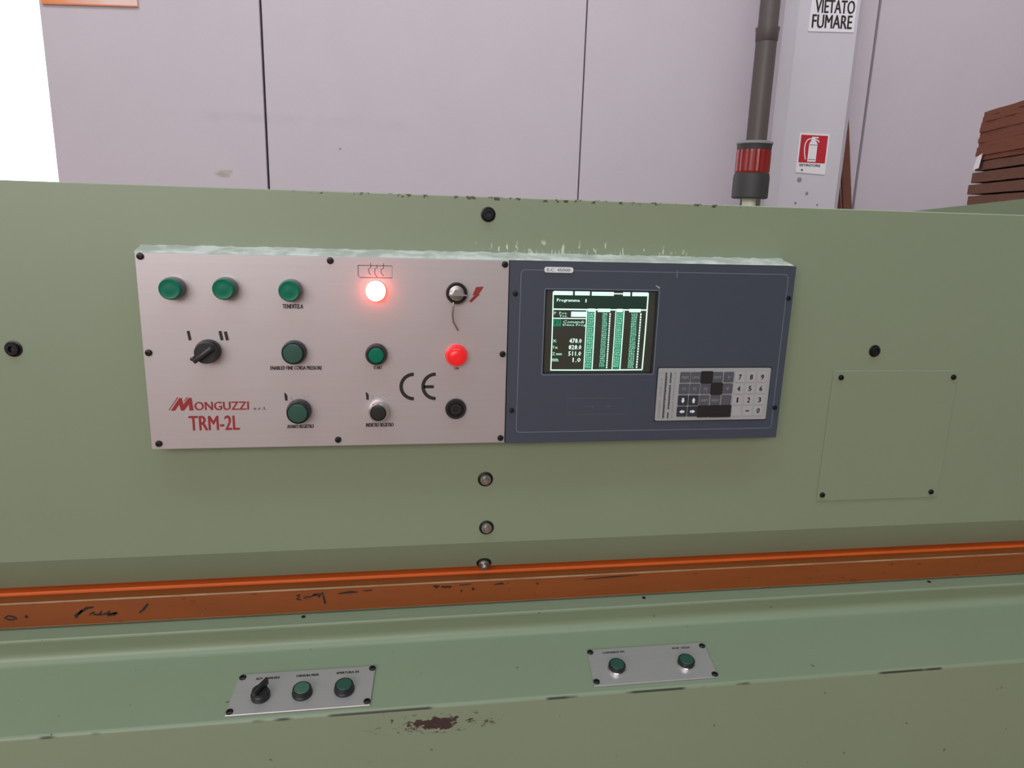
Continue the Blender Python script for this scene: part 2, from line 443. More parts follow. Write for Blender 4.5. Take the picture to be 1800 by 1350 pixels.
ribbon([(3.336, 2.010), (3.318, 2.010), (3.300, 2.000), (3.288, 1.975), (3.285, 1.945), (3.290, 1.905), (3.302, 1.865)], .008, f, bm)
ribbon([(3.362, 2.008), (3.385, 2.001), (3.397, 1.988)], .008, f, bm)
obj('extinguisher_symbol', bm, M_SIGNW, sg)
for q in ((3.322, 3.381, 1.966, 1.970), (3.324, 3.380, 1.864, 1.868)): obj('symbol_line', quads([q], fS(4.0446)), M_KEYD, sg)
obj('lettering', text_bm('ESTINTORE', .165, .017, facing((3.262, 4.0453, 1.816)), .06), M_INK, sg)
obj('fixing_screw', lathe([(.007, 0), (.006, .003), (0, .004)], 12, facing((3.285, 4.046, 1.790))), M_SCREW, sg)

# poster on the rear wall
ps = thing('wall_poster', 'orange and white poster on the wall beside the bright doorway', 'poster', (-1.66, 4.5, 2.67))
obj('sheet', prism([(-1.962, 2.662), (-1.368, 2.684), (-1.368, 3.08), (-1.962, 3.06)], 4.488, 4.498, 'y'), M_POST, ps)
bm = ribbon([(-1.962, 2.664), (-1.371, 2.686), (-1.371, 3.078)], .010, fS(4.4872))
obj('border', bm, M_POSTE, ps)

# planks leaning beside the column
for i, (dx, L, lab) in enumerate(((0, 2.33, 'right one of two brown planks leaning behind the column'), (-.062, 2.14, 'left one of two brown planks leaning behind the column'))):
    a = Vector((4.180+dx, 4.36+.03*i, 0)); top = Vector((3.752+dx*.8, 4.36+.03*i, 2.28-.15*i))
    d = (top-a).normalized(); s = Vector((d.z, 0, -d.x))
    bm = bmesh.new(); w = .037; th = .012
    vs = []
    for q in (a, top):
        vs.append([bm.verts.new(q+s*w*sx+Vector((0, th*sy, 0))) for sx, sy in ((-1, -1), (1, -1), (1, 1), (-1, 1))])
    bm.faces.new(vs[0]); bm.faces.new(vs[1][::-1])
    for k in range(4): bm.faces.new((vs[0][k], vs[0][(k+1) % 4], vs[1][(k+1) % 4], vs[1][k]))
    lo = min(v.co.z for v in bm.verts); bmesh.ops.translate(bm, vec=(0, 0, -lo), verts=bm.verts)
    bmesh.ops.bevel(bm, geom=bm.edges[:], offset=.002, segments=1, affect='EDGES')
    tag(obj('plank', bm, M_WOOD3), lab, 'plank', 'planks leaning behind the column')

# ================================================================== MACHINE
XL, XR = -0.95, 1.95
mac = thing('veneer_machine', 'long pale green industrial machine with an orange feed bar across its front', 'machine', (.5, 0, 0))
head = obj('head_cover', prism([(0, 1.4058, .0022), (0, .8733, .002), (.030, .8168, .001), (.60, .8168), (.60, 1.395), (.006, 1.395), (.006, 1.4058, .0015)], XL, XR), M_HEAD, mac, True)
obj('table_bed', prism([(.50, .8105), (.0262, .8105, .0012), (.0262, .78), (.50, .78)], XL+.005, XR-.005), M_ORANGE2, mac, True, 'bright orange edge of the feed table')
obj('feed_bar', prism([(.0248, .8062), (.003, .8062, .0016), (.003, .7652, .0010), (.0248, .7652)], XL+.005, XR-.005), M_ORANGE, mac, True, 'brownish orange feed bar with marker writing')
cons = obj('console', prism([(.60, .762), (-.025, .762, .0022), (-.025, .7575, .001), (-.012, .7220, .015), (-.1513, .6975, .006), (-.1513, .04), (-.12, .04), (-.12, 0), (.60, 0)], XL, XR), M_CONS, mac, True)
obj('table_support', B(XL+.01, XR-.01, .30, .58, .755, .82), M_GREEN, mac)
for x in (.1904, .7441, 1.2788):
    obj('screw', lathe([(.0032, 0), (.0030, .0012), (.0012, .0016), (0, .0010)], 12, Matrix.Translation((x, -.004, .762))), M_SCREW, mac)
# marker writing on the orange bar
fO = fS(.0024)
bm = bmesh.new()
for path, w in (
    ([(-.140, .7815), (-.131, .787), (-.122, .793), (-.112, .794)], [.0012, .0025, .003, .0015]),
    ([(-.128, .790), (-.134, .783), (-.139, .778)], .0022),
    ([(-.118, .783), (-.112, .7855), (-.113, .782), (-.106, .781), (-.101, .787), (-.104, .7805), (-.096, .782), (-.090, .786), (-.092, .781), (-.087, .7825), (-.082, .7815)], .0022),
    ([(-.095, .7795), (-.086, .780), (-.080, .783)], .003),
    ([(-.050, .780), (-.043, .786), (-.036, .795)], [.001, .0026, .002]),
    ([(-.235, .783), (-.229, .787), (-.222, .785), (-.218, .782), (-.226, .780), (-.232, .782)], .0018),
    ([(-.206, .786), (-.204, .782)], .0026),
    ([(.180, .795), (.186, .797), (.184, .793), (.180, .790), (.187, .788)], .0016),
    ([(.191, .791), (.196, .793), (.201, .792), (.207, .795), (.213, .794)], .0014),
    ([(.205, .7955), (.216, .797), (.214, .791), (.220, .799), (.2215, .790), (.2235, .779)], .0020),
    ([(.243, .7952), (.262, .7972), (.274, .7965)], [.001, .0028, .001]), ([(.283, .798), (.296, .7985)], .0012),
    ([(.392, .8000), (.402, .7990)], .0018), ([(.396, .7995), (.3975, .7955)], .0016), ([(.405, .797), (.4075, .7985), (.411, .7965), (.414, .7985), (.4185, .7965), (.421, .7985)], .0022),
    ([(.434, .7995), (.452, .8005)], .0010), ([(.437, .791), (.438, .787)], .0018), ([(.4545, .793), (.458, .790)], .0026), ([(.490, .7975), (.505, .799)], [.001, .0025]),
    ([(.640, .7985), (.690, .8005), (.735, .8015)], [.0006, .0016, .0006]), ([(.560, .796), (.564, .794)], .0014)):
    ribbon(path, [x*1.4 for x in w] if isinstance(w, list) else w*1.4, fO, bm)
o = obj('handwriting', bm, M_INK, mac); o['kind'] = 'stuff'
# bolts of the head cover
def bolt(loc, n, r, stub):
    fr = facing(loc, n)
    b = obj('bolt', lathe([(r*1.08, 0), (r*1.08, .0012), (r*.90, .0018), (r*.84, .0006), (r*.70, .0006)], 24, fr, cap=False), M_SCREW, mac, True)
    hexr = r*.42
    bm = lathe([(r*.78, .0002), (r*.78, .0045), (r*.70, .006), (r*.45, .006)], 24, fr, cap=False)
    obj('bolt_head', bm, M_STEEL if stub else M_SCREW, b, True)
    if stub:
        bm = lathe([(r*.46, .004), (r*.46, .010), (r*.36, .0125), (0, .013)], 20, fr, cap=False)
        obj('stud', bm, M_STEEL, b, True)
    else:
        bm = lathe([(r*.45, .006), (r*.42, .002), (0, .002)], 6, fr, cap=False)
        obj('hex_socket', bm, M_BLK, b)
bolt((.4677, 0, 1.3812), (0, -1, 0), .0098, False)
bolt((-.1734, 0, 1.1858), (0, -1, 0), .0102, False)
bolt((1.1066, 0, 1.1833), (0, -1, 0), .0092, False)
bolt((.4719, 0, .9805), (0, -1, 0), .0110, True)
bolt((.4753, 0, .8992), (0, -1, 0), .0108, True)
bolt((.4756, .0255, .8254), (0, -.883, -.469), .0112, True)

SCREW_R = .0042
def screw_mesh(r):
    return mesh(lathe([(r, 0), (r, .0016), (r*.8, .0030), (r*.42, .0033), (r*.40, .0018), (0, .0018)], 16, facing((0, 0, 0)), cap=False), M_SCREW)
SCR = screw_mesh(.0046); SCRS = screw_mesh(.0036)
# square access cover at the right
ac = thing('access_cover', 'square pale green cover plate with four screws, right of the control panel', 'cover', (1.153, 0, .924))
obj('plate', B(1.0385, 1.267, -.002, -.0001, .9243, 1.1510, bev=.0008, seg=1), M_GREEN, ac)
for x, z in ((1.052, 1.1398), (1.2577, 1.1392), (1.047, .936), (1.2525, .9350)): put('screw', SCR, ac, (x, -.002, z))

# ================================================================== CONTROL PANEL
PY = -.030
def P(u, v, y=PY): return (u/1000, y, 1.320 - v/1000)
fP = lambda y: (lambda u, v: P(u, v, y))
# casing that carries both faceplates (part of the machine)
bm = bmesh.new()
fr_ = [P(.5, 1.2, -.0215), P(932, 1.2, -.0215), P(932, 270, -.0215), P(.5, 270, -.0215)]
bk_ = [P(2, -3.5, -.0003), P(924, -3.5, -.0003), P(924, 264, -.0003), P(2, 264, -.0003)]
a = [bm.verts.new(p) for p in fr_]; b = [bm.verts.new(p) for p in bk_]
bm.faces.new(a); bm.faces.new(b[::-1])
for i in range(4): bm.faces.new((a[i], b[i], b[(i+1) % 4], a[(i+1) % 4]))
bmesh.ops.bevel(bm, geom=[e for e in bm.edges], offset=.0012, segments=2, affect='EDGES')
obj('panel_casing', bm, M_GREEN, mac, True)

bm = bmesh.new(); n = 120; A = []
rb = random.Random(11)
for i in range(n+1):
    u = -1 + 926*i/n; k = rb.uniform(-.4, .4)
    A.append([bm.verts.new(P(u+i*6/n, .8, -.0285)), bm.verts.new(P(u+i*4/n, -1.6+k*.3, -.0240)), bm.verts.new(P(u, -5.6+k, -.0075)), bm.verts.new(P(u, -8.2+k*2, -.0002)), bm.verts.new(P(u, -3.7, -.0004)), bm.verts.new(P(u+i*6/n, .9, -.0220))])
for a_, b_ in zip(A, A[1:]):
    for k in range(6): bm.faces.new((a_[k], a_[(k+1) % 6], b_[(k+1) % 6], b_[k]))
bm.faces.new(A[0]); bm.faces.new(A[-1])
obj('top_strip', bm, M_STRIP, mac, True, 'pale uneven strip along the top of the control panel')  # pale uneven strip laid along the casing's top edge

cp = thing('control_panel', 'brushed aluminium control panel with pilot lights, push buttons and red maker lettering', 'control panel', P(247, 271, 0))
obj('plate', B(0, .4958, -.030, -.0222, 1.049, 1.3190, bev=.0006, seg=1), M_ALU, cp)
for u, v in ((7, 5.5), (249, 6.5), (489.5, 7), (7, 134), (489.5, 136), (10, 262.5), (253, 261.5), (489.5, 263.5)):
    put('screw', SCR, cp, P(u, v))

def button(parent, loc, n, kind, r, mat, prot, ring, names=('push_button', 'cap'), label=None, upv=(0, 0, 1), fill=.78):
    """bezel ring with a coloured cap standing out by prot"""
    fr = facing(loc, n, upv)
    if kind == 'lamp':       # lit pilot light: flat collar, whole lens glowing
        b = obj(names[0], lathe([(r*1.06, 0), (r*1.06, prot*.12), (r*1.0, prot*.2), (r*.96, prot*.2)], 32, fr, cap=False), ring, parent, True, label)
        obj(names[1], lathe([(r, prot*.16), (r, prot*.80), (r*.95, prot*.93), (r*.86, prot), (r*.5, prot*1.06), (0, prot*1.09)], 32, fr, cap=False), mat, b, True)
    elif kind == 'lens':       # pilot light: chrome collar low, tall ribbed translucent lens with a slight dome
        b = obj(names[0], lathe([(r*1.08, 0), (r*1.08, prot*.62), (r*1.02, prot*.72), (r*.96, prot*.72)], 32, fr, cap=False), ring, parent, True, label)
        obj(names[1], lathe([(r, prot*.60), (r, prot*.90), (r*.95, prot*.98), (r*.88, prot), (r*.80, prot*.985), (r*.4, prot*1.0), (0, prot*1.02)], 32, fr, cap=False), mat, b, True)
    elif kind == 'push':     # black or chrome bezel tube with a recessed-edge flat cap
        b = obj(names[0], lathe([(r*1.12, 0), (r*1.12, prot*.35), (r, prot*.95), (r*.96, prot), (r*(fill+.06), prot), (r*(fill+.04), prot*.85), (r*fill, prot*.8)], 32, fr, cap=False), ring, parent, True, label)
        obj(names[1], lathe([(r*(fill+.02), prot*.5), (r*(fill+.01), prot*.98), (r*(fill-.08), prot*1.06), (r*.35, prot*1.08), (0, prot*1.08)], 32, fr, cap=False), mat, b, True)
    elif kind == 'dome':
        b = obj(names[0], lathe([(r*1.08, 0), (r*1.08, prot*.25), (r*.95, prot*.3)], 32, fr, cap=False), ring, parent, True, label)
        obj(names[1], lathe([(r, prot*.20), (r, prot*.52), (r*.94, prot*.72), (r*.78, prot*.9), (r*.5, prot*1.0), (r*.22, prot*1.02), (r*.2, prot*.98), (0, prot*.98)], 32, fr, cap=False), mat, b, True)
    return b
# pilot lights, top row
for u, v in ((46, 46), (112.4, 45.2), (196.2, 46.6)):
    button(cp, P(u, v), (0, -1, 0), 'lens', .0140, M_LENS, .022, M_COLLAR, ('pilot_light', 'lens'), 'green pilot light lens')
button(cp, P(309.6, 46), (0, -1, 0), 'lamp', .0136, M_LAMP, .017, M_CHROME, ('pilot_light', 'lens'), 'lit pilot light glowing white with a red halo')
# heating symbol above the lit lamp
f = fP(PY-.0003)
bm = bmesh.new()
for pth in ([(286, 12), (332, 12), (332, 28.6), (289, 28.6), (286, 26), (286, 12)],
            [(303, 8.5), (303, 15), (300, 16.5), (300.5, 22), (303, 25)], [(311.5, 11), (311.5, 15.5), (308.6, 16), (308.4, 23), (311.5, 28)],
            [(320.5, 8.5), (320.5, 15.5), (317, 17), (317, 22), (320.5, 26)]):
    ribbon(pth, 1.0, f, bm)
obj('heating_symbol', bm, M_KEYD, cp)
# key switch with key and wire
fr = facing(P(421.3, 48.0))
ks = obj('key_switch', lathe([(.0150, 0), (.0150, .008), (.0138, .010), (.0118, .010), (.0112, .006)], 32, fr, cap=False), M_SCREW, cp, True)
obj('lock_face', lathe([(.0114, .006), (.0108, .0085), (.006, .0095), (0, .0095)], 28, fr, cap=False), M_STEEL, ks, True)
obj('key', prism([(.4090, 1.2703), (.4340, 1.2703, .0006), (.4340, 1.2722, .0006), (.4290, 1.2726), (.4260, 1.2790, .003), (.4170, 1.2790, .003), (.4140, 1.2726), (.4090, 1.2722)], -.056, -.040, 'y'), M_CHROME, ks)
obj('wire', tube([P(416.5, 60, -.043), P(416, 66, -.044), P(415.2, 76, -.042), P(416.6, 88, -.038), P(420.5, 95, -.036), P(424, 101, -.034)], .0011, 8), M_STEEL, ks, True)
obj('lightning_symbol', poly([(449, 39.5), (460, 38.5), (457, 44), (453, 49.5), (455, 49.5), (442.5, 61.5), (439.5, 59.5), (447.5, 50.5), (444, 51.5)], fP(PY-.0003)), M_RED, cp)
# selector I / II
fr = facing(P(84.5, 131))
sel = obj('selector_switch', lathe([(.0162, 0), (.0162, .010), (.0152, .0125), (.0142, .0125)], 32, fr, cap=False), M_BLK, cp, True)
kb = lathe([(.0150, .011), (.0146, .020), (.0136, .022), (0, .022)], 32, fr, cap=False)
obj('knob', kb, M_BLK, sel, True)
bm = B(-.0172, .0135, -.0032, .0032, .020, .0300, bev=.0015)
bmesh.ops.transform(bm, matrix=fr @ Matrix.Rotation(math.radians(38), 4, 'Z'), verts=bm.verts)
obj('pointer', bm, M_BLK, sel, True)
bm = B(-.0205, -.0150, -.0022, .0022, .0115, .024, bev=.001)
bmesh.ops.transform(bm, matrix=fr @ Matrix.Rotation(math.radians(24), 4, 'Z'), verts=bm.verts)
obj('pointer_tip', bm, M_BLK, sel, True)
bm = ribbon([(59.4, 104), (61.2, 116.8)], 3.8, f)
obj('position_mark', bm, M_INK, cp)
bm = ribbon([(100.3, 104), (102.4, 116.6)], 4.0, f); ribbon([(107.2, 104.6), (109.4, 116.8)], 4.0, f, bm)
obj('position_mark', bm, M_INK, cp)
# push buttons, middle and lower rows
button(cp, P(197, 132.6), (0, -1, 0), 'push', .0150, M_LENS2, .016, M_BLK, label='dull green push button', fill=.90)
button(cp, P(309, 135.6), (0, -1, 0), 'push', .0138, M_LENS, .014, M_BLK, label='bright green push button')
button(cp, P(422, 137.3), (0, -1, 0), 'dome', .0146, M_REDL, .017, M_REDL, ('indicator_button', 'cap'), 'red domed indicator')
button(cp, P(200.5, 217), (0, -1, 0), 'push', .0152, M_LENS2, .018, M_BLK, label='dark green push button above lettering', fill=.88)
button(cp, P(311, 218.5), (0, -1, 0), 'push', .0136, M_BLK, .016, M_CHROME, label='black push button in a chrome bezel')
fr = facing(P(422, 217))
sk = obj('socket', lathe([(.0152, 0), (.0152, .004), (.0142, .0055), (.0118, .0055), (.0112, .002)], 32, fr, cap=False), M_BLK, cp, True, 'round black socket')
obj('insert', lathe([(.0112, .0015), (.0090, .0020), (.0080, .0048), (.0040, .0048), (.0035, .0025), (0, .0025)], 24, fr, cap=False), M_BLK2, sk, True)
# printed lettering
def pt(s, u0, u1, v0, v1, mat, parent, y=PY-.0003, bold=.05, name='lettering', rot=0, shear=0, res=2):
    bm = text_bm(s, (u1-u0)/1000, (v1-v0)/1000, facing(P(u0, v1, y)) @ Matrix.Rotation(rot, 4, 'Z'), bold, res, shear=shear)
    return obj(name, bm, mat, parent)
pt('TENDITELA', 184, 211, 66.4, 72.4, M_INK, cp)
pt('ENABLED FINE CORSA PRESSORE', 164, 233.5, 152.8, 158.2, M_INK, cp, bold=.05)
pt('START', 305, 317, 153, 157.8, M_INK, cp, bold=.05)
pt('ON', 419.5, 425.5, 155.2, 158.8, M_INK, cp, bold=.05)
pt('AVANTI REGISTRO', 183, 219.5, 238, 243.4, M_INK, cp, bold=.05)
pt('INDIETRO REGISTRO', 293, 332, 237.4, 243, M_INK, cp, bold=.05)
for u in (180.8, 293.2):
    obj('position_mark', poly([(u, 191), (u+1.6, 191.6), (u+4.2, 195), (u+4.4, 202.6), (u+.8, 202.6)], f), M_INK, cp)
    pt('x', u+8, u+11.2, 196.5, 201.5, M_INK2, cp, bold=.03)
    bm = quads([(u+14+4.2*k, u+17+4.2*k, 195.4+(k % 2)*2.4, 196.2+(k % 2)*2.4) for k in range(5)], f)
    obj('worn_print', bm, M_INK2, cp)
# conformity mark built as two stroked letters
bm = bmesh.new()
ribbon(arc(361.5, 183.6, 18.2, 90, 270, 18), 5.0, f, bm)
ribbon(arc(392.8, 183.6, 18.2, 90, 270, 18), 5.0, f, bm)
bm.verts.ensure_lookup_table()
ribbon([(375.5, 184), (390.2, 184)], 4.6, f, bm)
obj('conformity_mark', bm, M_INK, cp)
# maker's lettering: slanted double-struck M with a shadow, then capitals
Mo = [(29, 215.4), (41.3, 197.2), (44.6, 197.2), (46.0, 206.5), (53.6, 197.2), (57.4, 197.2), (58.8, 215.4), (53.4, 215.4), (53.3, 206.8), (46.4, 215.4), (42.4, 215.4), (40.6, 206.8), (34.6, 215.4)]
obj('maker_initial', poly(Mo, f), M_RED, cp)
bm = ribbon([(26.6, 214.8), (39.6, 196.2)], 1.1, f); ribbon([(47.4, 202.0), (52.2, 196.2)], 1.1, f, bm)
obj('initial_shadow', bm, M_RED, cp)
pt('ONGUZZI', 60.6, 132.2, 203.2, 215.2, M_RED, cp, bold=.035, res=3)
pt('s.r.l.', 138.5, 156, 211.2, 215.4, M_KEYD, cp)
pt('TRM-2L', 51.8, 118.2, 223.2, 244.2, M_RED, cp, bold=.025, res=3)

# ------------------------------------------------------------------ operator terminal (blue faceplate, screen, keypad)
tm = thing('operator_terminal', 'blue-grey operator terminal with a glowing green screen and a small keypad', 'terminal', P(715, 272, 0))
su0, su1, sv0, sv1 = 550.0, 719.5, 41.8, 165.6
bm = bmesh.new()
out = [(496.6, 1.0), (934.2, 1.6), (933.4, 271.2), (497.4, 272.2)]
inn = [(su0, sv0), (su1, sv0), (su1, sv1), (su0, sv1)]
def ring_plate(bm, out, inn, yf, yb):
    A = [[bm.verts.new(P(*p, y)) for p in L] for y in (yf, yb) for L in (out, inn)]
    of, if_, ob, ib = A
    for i in range(4):
        j = (i+1) % 4
        bm.faces.new((of[i], of[j], if_[j], if_[i])); bm.faces.new((ob[i], ob[j], ib[j], ib[i]))
        bm.faces.new((of[i], of[j], ob[j], ob[i])); bm.faces.new((if_[i], if_[j], ib[j], ib[i]))
ring_plate(bm, out, inn, -.0305, -.0222)
obj('faceplate', bm, M_BLUE, tm)
bm = bmesh.new()
o4 = [(su0-.01, sv0-.01), (su1+.01, sv0-.01), (su1+.01, sv1+.01), (su0-.01, sv1+.01)]
i4 = [(su0+3, sv0+1), (su1-4, sv0+1), (su1-4, sv1-2), (su0+3, sv1-2)]
A = [bm.verts.new(P(*p, -.0295)) for p in o4]; Bv = [bm.verts.new(P(*p, -.0250)) for p in i4]
for i in range(4): bm.faces.new((A[i], A[(i+1) % 4], Bv[(i+1) % 4], Bv[i]))
obj('screen_surround', bm, M_SCRB, tm)
# curved picture tube
def bulge(u, v):
    a = (u-(su0+su1)/2)/((su1-su0)/2); b = (v-(sv0+sv1)/2)/((sv1-sv0)/2)
    return -.0286 + .0030*(a*a*.6+b*b*.4)
bm = bmesh.new(); n = 16
g = [[bm.verts.new(P(su0+2+(su1-su0-4)*i/n, sv0+1+(sv1-sv0-2)*j/n, bulge(su0+2+(su1-su0-4)*i/n, sv0+1+(sv1-sv0-2)*j/n))) for j in range(n+1)] for i in range(n+1)]
for i in range(n):
    for j in range(n): bm.faces.new((g[i][j], g[i+1][j], g[i+1][j+1], g[i][j+1]))
scr = obj('screen', bm, M_SCRD, tm, True, 'dark curved picture tube showing green text')
def sc(u, v, k=0):
    # picture coordinates: slight keystone, narrower at the bottom
    q = (v-45)/116; uu = 633+(u-633)*(1.0+.008*(1-2*q))-1.6*q*0
    return P(uu, v, bulge(uu, v)-.0005-k*.0003)
sc0 = lambda u, v: sc(u, v, 0); sc1 = lambda u, v: sc(u, v, 1); sc2 = lambda u, v: sc(u, v, 2)
def stx(s, u0, u1, v0, v1, mat=M_GLM, bold=.03):
    bm = text_bm(s, u1-u0, v1-v0, Matrix(), bold, 1)
    for v in bm.verts: v.co = Vector(sc1(u0+v.co.x, v1-v.co.y)) + Vector((0, -v.co.z, 0))
    return obj('screen_text', bm, mat, scr)
# lines of the picture frame
R = [(561.6, 563.2, 45, 161.5), (703.6, 705.6, 45, 160.5), (562, 705, 159.8, 161.6),
     (562, 705, 69.0, 71.0), (562, 613, 82.6, 84.0), (612.0, 613.4, 70, 160.5), (624.6, 626.2, 71, 160), (656.0, 657.2, 71, 160), (668.4, 670.0, 71, 160)]
obj('picture_frame', quads(R, sc0, n=10), M_GLW, scr)
bars = [(563, 591, 43.6, 49.4), (594, 616, 43.6, 49.4), (619, 652, 44.0, 49.6), (652, 666, 45.6, 47.2), (666, 677, 44.0, 49.6), (680, 704, 44.0, 49.6),
        (614.5, 624.5, 68.4, 73.2), (629, 648, 68.4, 73.4), (658, 667, 68.4, 73.4), (677, 695, 68.4, 73.4), (589.5, 612, 73.2, 80.8)]
for q in bars: obj('highlight_bar', quads([q], sc1, n=4), M_GLW, scr)
for q in ((613.4, 624.6, 73, 159), (657.2, 668.4, 73, 159), (636, 645, 73, 159), (680.5, 691, 73, 159), (563.4, 575, 85, 95)):
    obj('highlight_column', quads([q], sc0, n=6), M_GLC if q[0] in (636, 680.5) else M_GLG, scr)
obj('screen_glow', quads([(563.4, 703.5, 49.6, 69)], sc0, n=6), M_GLD, scr)
rnd = random.Random(3)
for u0, u1, st, mat in ((614.5, 623.6, 3.6, M_GLM), (636.6, 644.4, 2.9, M_GLM), (646.9, 649.0, 3.5, M_GLW), (658.2, 667.6, 3.4, M_GLM), (681, 690.4, 2.7, M_GLM), (694.2, 696.4, 4.0, M_GLW)):
    v = 75.0
    while v < 156:
        v1 = v+st*.72
        if u1-u0 < 3: obj('screen_text', quads([(u0, u1, v, v1)], sc1), mat, scr)
        else: stx('%03d%s' % (rnd.randint(100, 999), rnd.choice(['', '.'])), u0, u1, v, v1, mat)
        v += st
stx('Programma', 568, 601.5, 54.5, 60.2, M_GLW); stx('1', 610, 611.6, 54.8, 59.6, M_GLW, 0)
stx('P', 564.5, 567.5, 73.8, 77.6); stx('Pos.', 572, 584, 73.8, 77); stx('Tot.', 572, 584, 78.0, 81.4)
stx('F7', 566, 573.4, 86.5, 93.5, M_GLD); stx('Comandi', 578, 609, 86.2, 90.2); stx('Dime Prog', 578, 612, 91.2, 95.2)
for i, (a, b) in enumerate((('X:', '478.0'), ('Y m', '828.0'), ('Z mm', '511.0'), ('mm.', '1.0'))):
    v = 113+i*9.6
    stx(a, 563.8, 563.8+(5.5, 7, 14, 10)[i], v+1.5, v+5.8); stx(b, (588.5, 588, 588, 595)[i], 607, v, v+6.6, M_GLW)
# faceplate lines
yb = -.0308; fB = fP(yb)
ro = rrect(513.0, 922.8, 13.8, 255.2, 6)
bm = ribbon(ro+[ro[0]], .9, fB); obj('border_line', bm, M_LINE, tm)
ro = rrect(su0-1.6, su1+1.6, sv0-1.6, sv1+1.6, 2)
bm = ribbon(ro+[ro[0]], 1.0, fB); obj('screen_line', bm, M_LINE, tm)
obj('border_tick', quads([(745.4, 746.8, 11, 21)], fB), M_LINE, tm)
obj('scratch', ribbon([(714.5, 33.2), (721, 37.2)], [1.2, 2.6], fB), M_KPAD, tm)
bg = obj('badge', prism([(x/1000, 1.32-v/1000) for x, v in rrect(546.5, 588.5, 9.2, 17.0, 3)], -.0325, -.0304, 'y'), M_WHITE, tm, label='white maker badge')
pt('E.C. 45000', 550, 584, 11.0, 15.2, M_KEYI, bg, y=-.0328, bold=.05)
bm = bmesh.new()
ribbon([(590, 203.4), (678, 203.4), (680, 229), (590, 229), (590, 203.4)], .6, fB, bm); obj('faint_outline', bm, M_FAINT, tm)
pt('Lamp', 619, 631, 214.6, 218, M_FAINT, tm, y=yb, bold=.05); pt('Test', 648.5, 658, 214.4, 217.6, M_FAINT, tm, y=yb, bold=.05)
for u, v in ((505.3, 48), (505.4, 220.8), (926.8, 49.4), (925.2, 221.7)): put('screw', SCRS, tm, P(u, v, -.0305))
# keypad
kp = obj('keypad', prism([(x/1000, 1.32-v/1000) for x, v in rrect(728.4, 910.8, 157.4, 239.8, 2.5)], -.0325, -.0303, 'y'), M_KPAD, tm, label='light grey membrane keypad')
obj('keypad_outline', ribbon([(727.4, 156.6), (911.8, 156.6), (911.8, 240.6), (727.4, 240.6), (727.4, 156.6)], 1.5, fP(-.0309)), M_SCRB, tm)
bm = bmesh.new(); fK = fP(-.0328)
rnd = random.Random(5)
for r_ in range(30):
    v = 164.0+r_*2.42
    for u, w, prob in ((741.2, 3.4, .97), (748.6, 3.0, .97)):
        if rnd.random() < prob: quads([(u-w/2, u+w/2-rnd.random()*.8, v, v+1.9)], fK, bm)
o = obj('index_print', bm, M_KEYN, kp); o['kind'] = 'stuff'
bm = bmesh.new()
for r_ in range(30):
    v = 164.0+r_*2.42
    for u, w in ((734.2, 4.0), (755.2, 3.6)):
        if rnd.random() < .8: quads([(u-w/2, u+w/2-rnd.random(), v, v+1.0)], fK, bm)
o = obj('index_print', bm, M_KEYI, kp); o['kind'] = 'stuff'
cx = [771.3, 788.6, 806.0, 824.0, 842.0, 860.4, 879.0, 897.2]; cy = [171.6, 189.8, 208.0, 225.6]
def keymesh(w, h, th, mat):
    return mesh(prism([(-w/2, -h/2, .0016), (w/2, -h/2, .0016), (w/2, h/2, .0016), (-w/2, h/2, .0016)], -th, 0, 'y'), mat, False)
KM = {'d': keymesh(.0164, .0166, .0008, M_KEYD), 'n': keymesh(.0162, .0164, .0008, M_KEYN), 'l': keymesh(.0152, .0158, .0009, M_KEYL),
      'b': keymesh(.0192, .0192, .0014, M_BLK2), 'w': keymesh(.0365, .0196, .0014, M_BLK2)}
layout = ['ddbddlll', 'dddbdlll', 'nndddlll', 'nnbw_lll']
legend = {(0, 0): 'PRINT', (0, 1): 'LINE', (0, 3): 'EDIT', (0, 4): '+', (1, 0): 'F1', (1, 1): 'F2', (1, 2): 'F3', (1, 4): 'v', (2, 2): 'SHIFT', (2, 3): 'RESET',
          (0, 5): '7', (0, 6): '8', (0, 7): '9', (1, 5): '4', (1, 6): '5', (1, 7): '6', (2, 5): '1', (2, 6): '2', (2, 7): '3', (3, 6): '-', (3, 7): '0'}
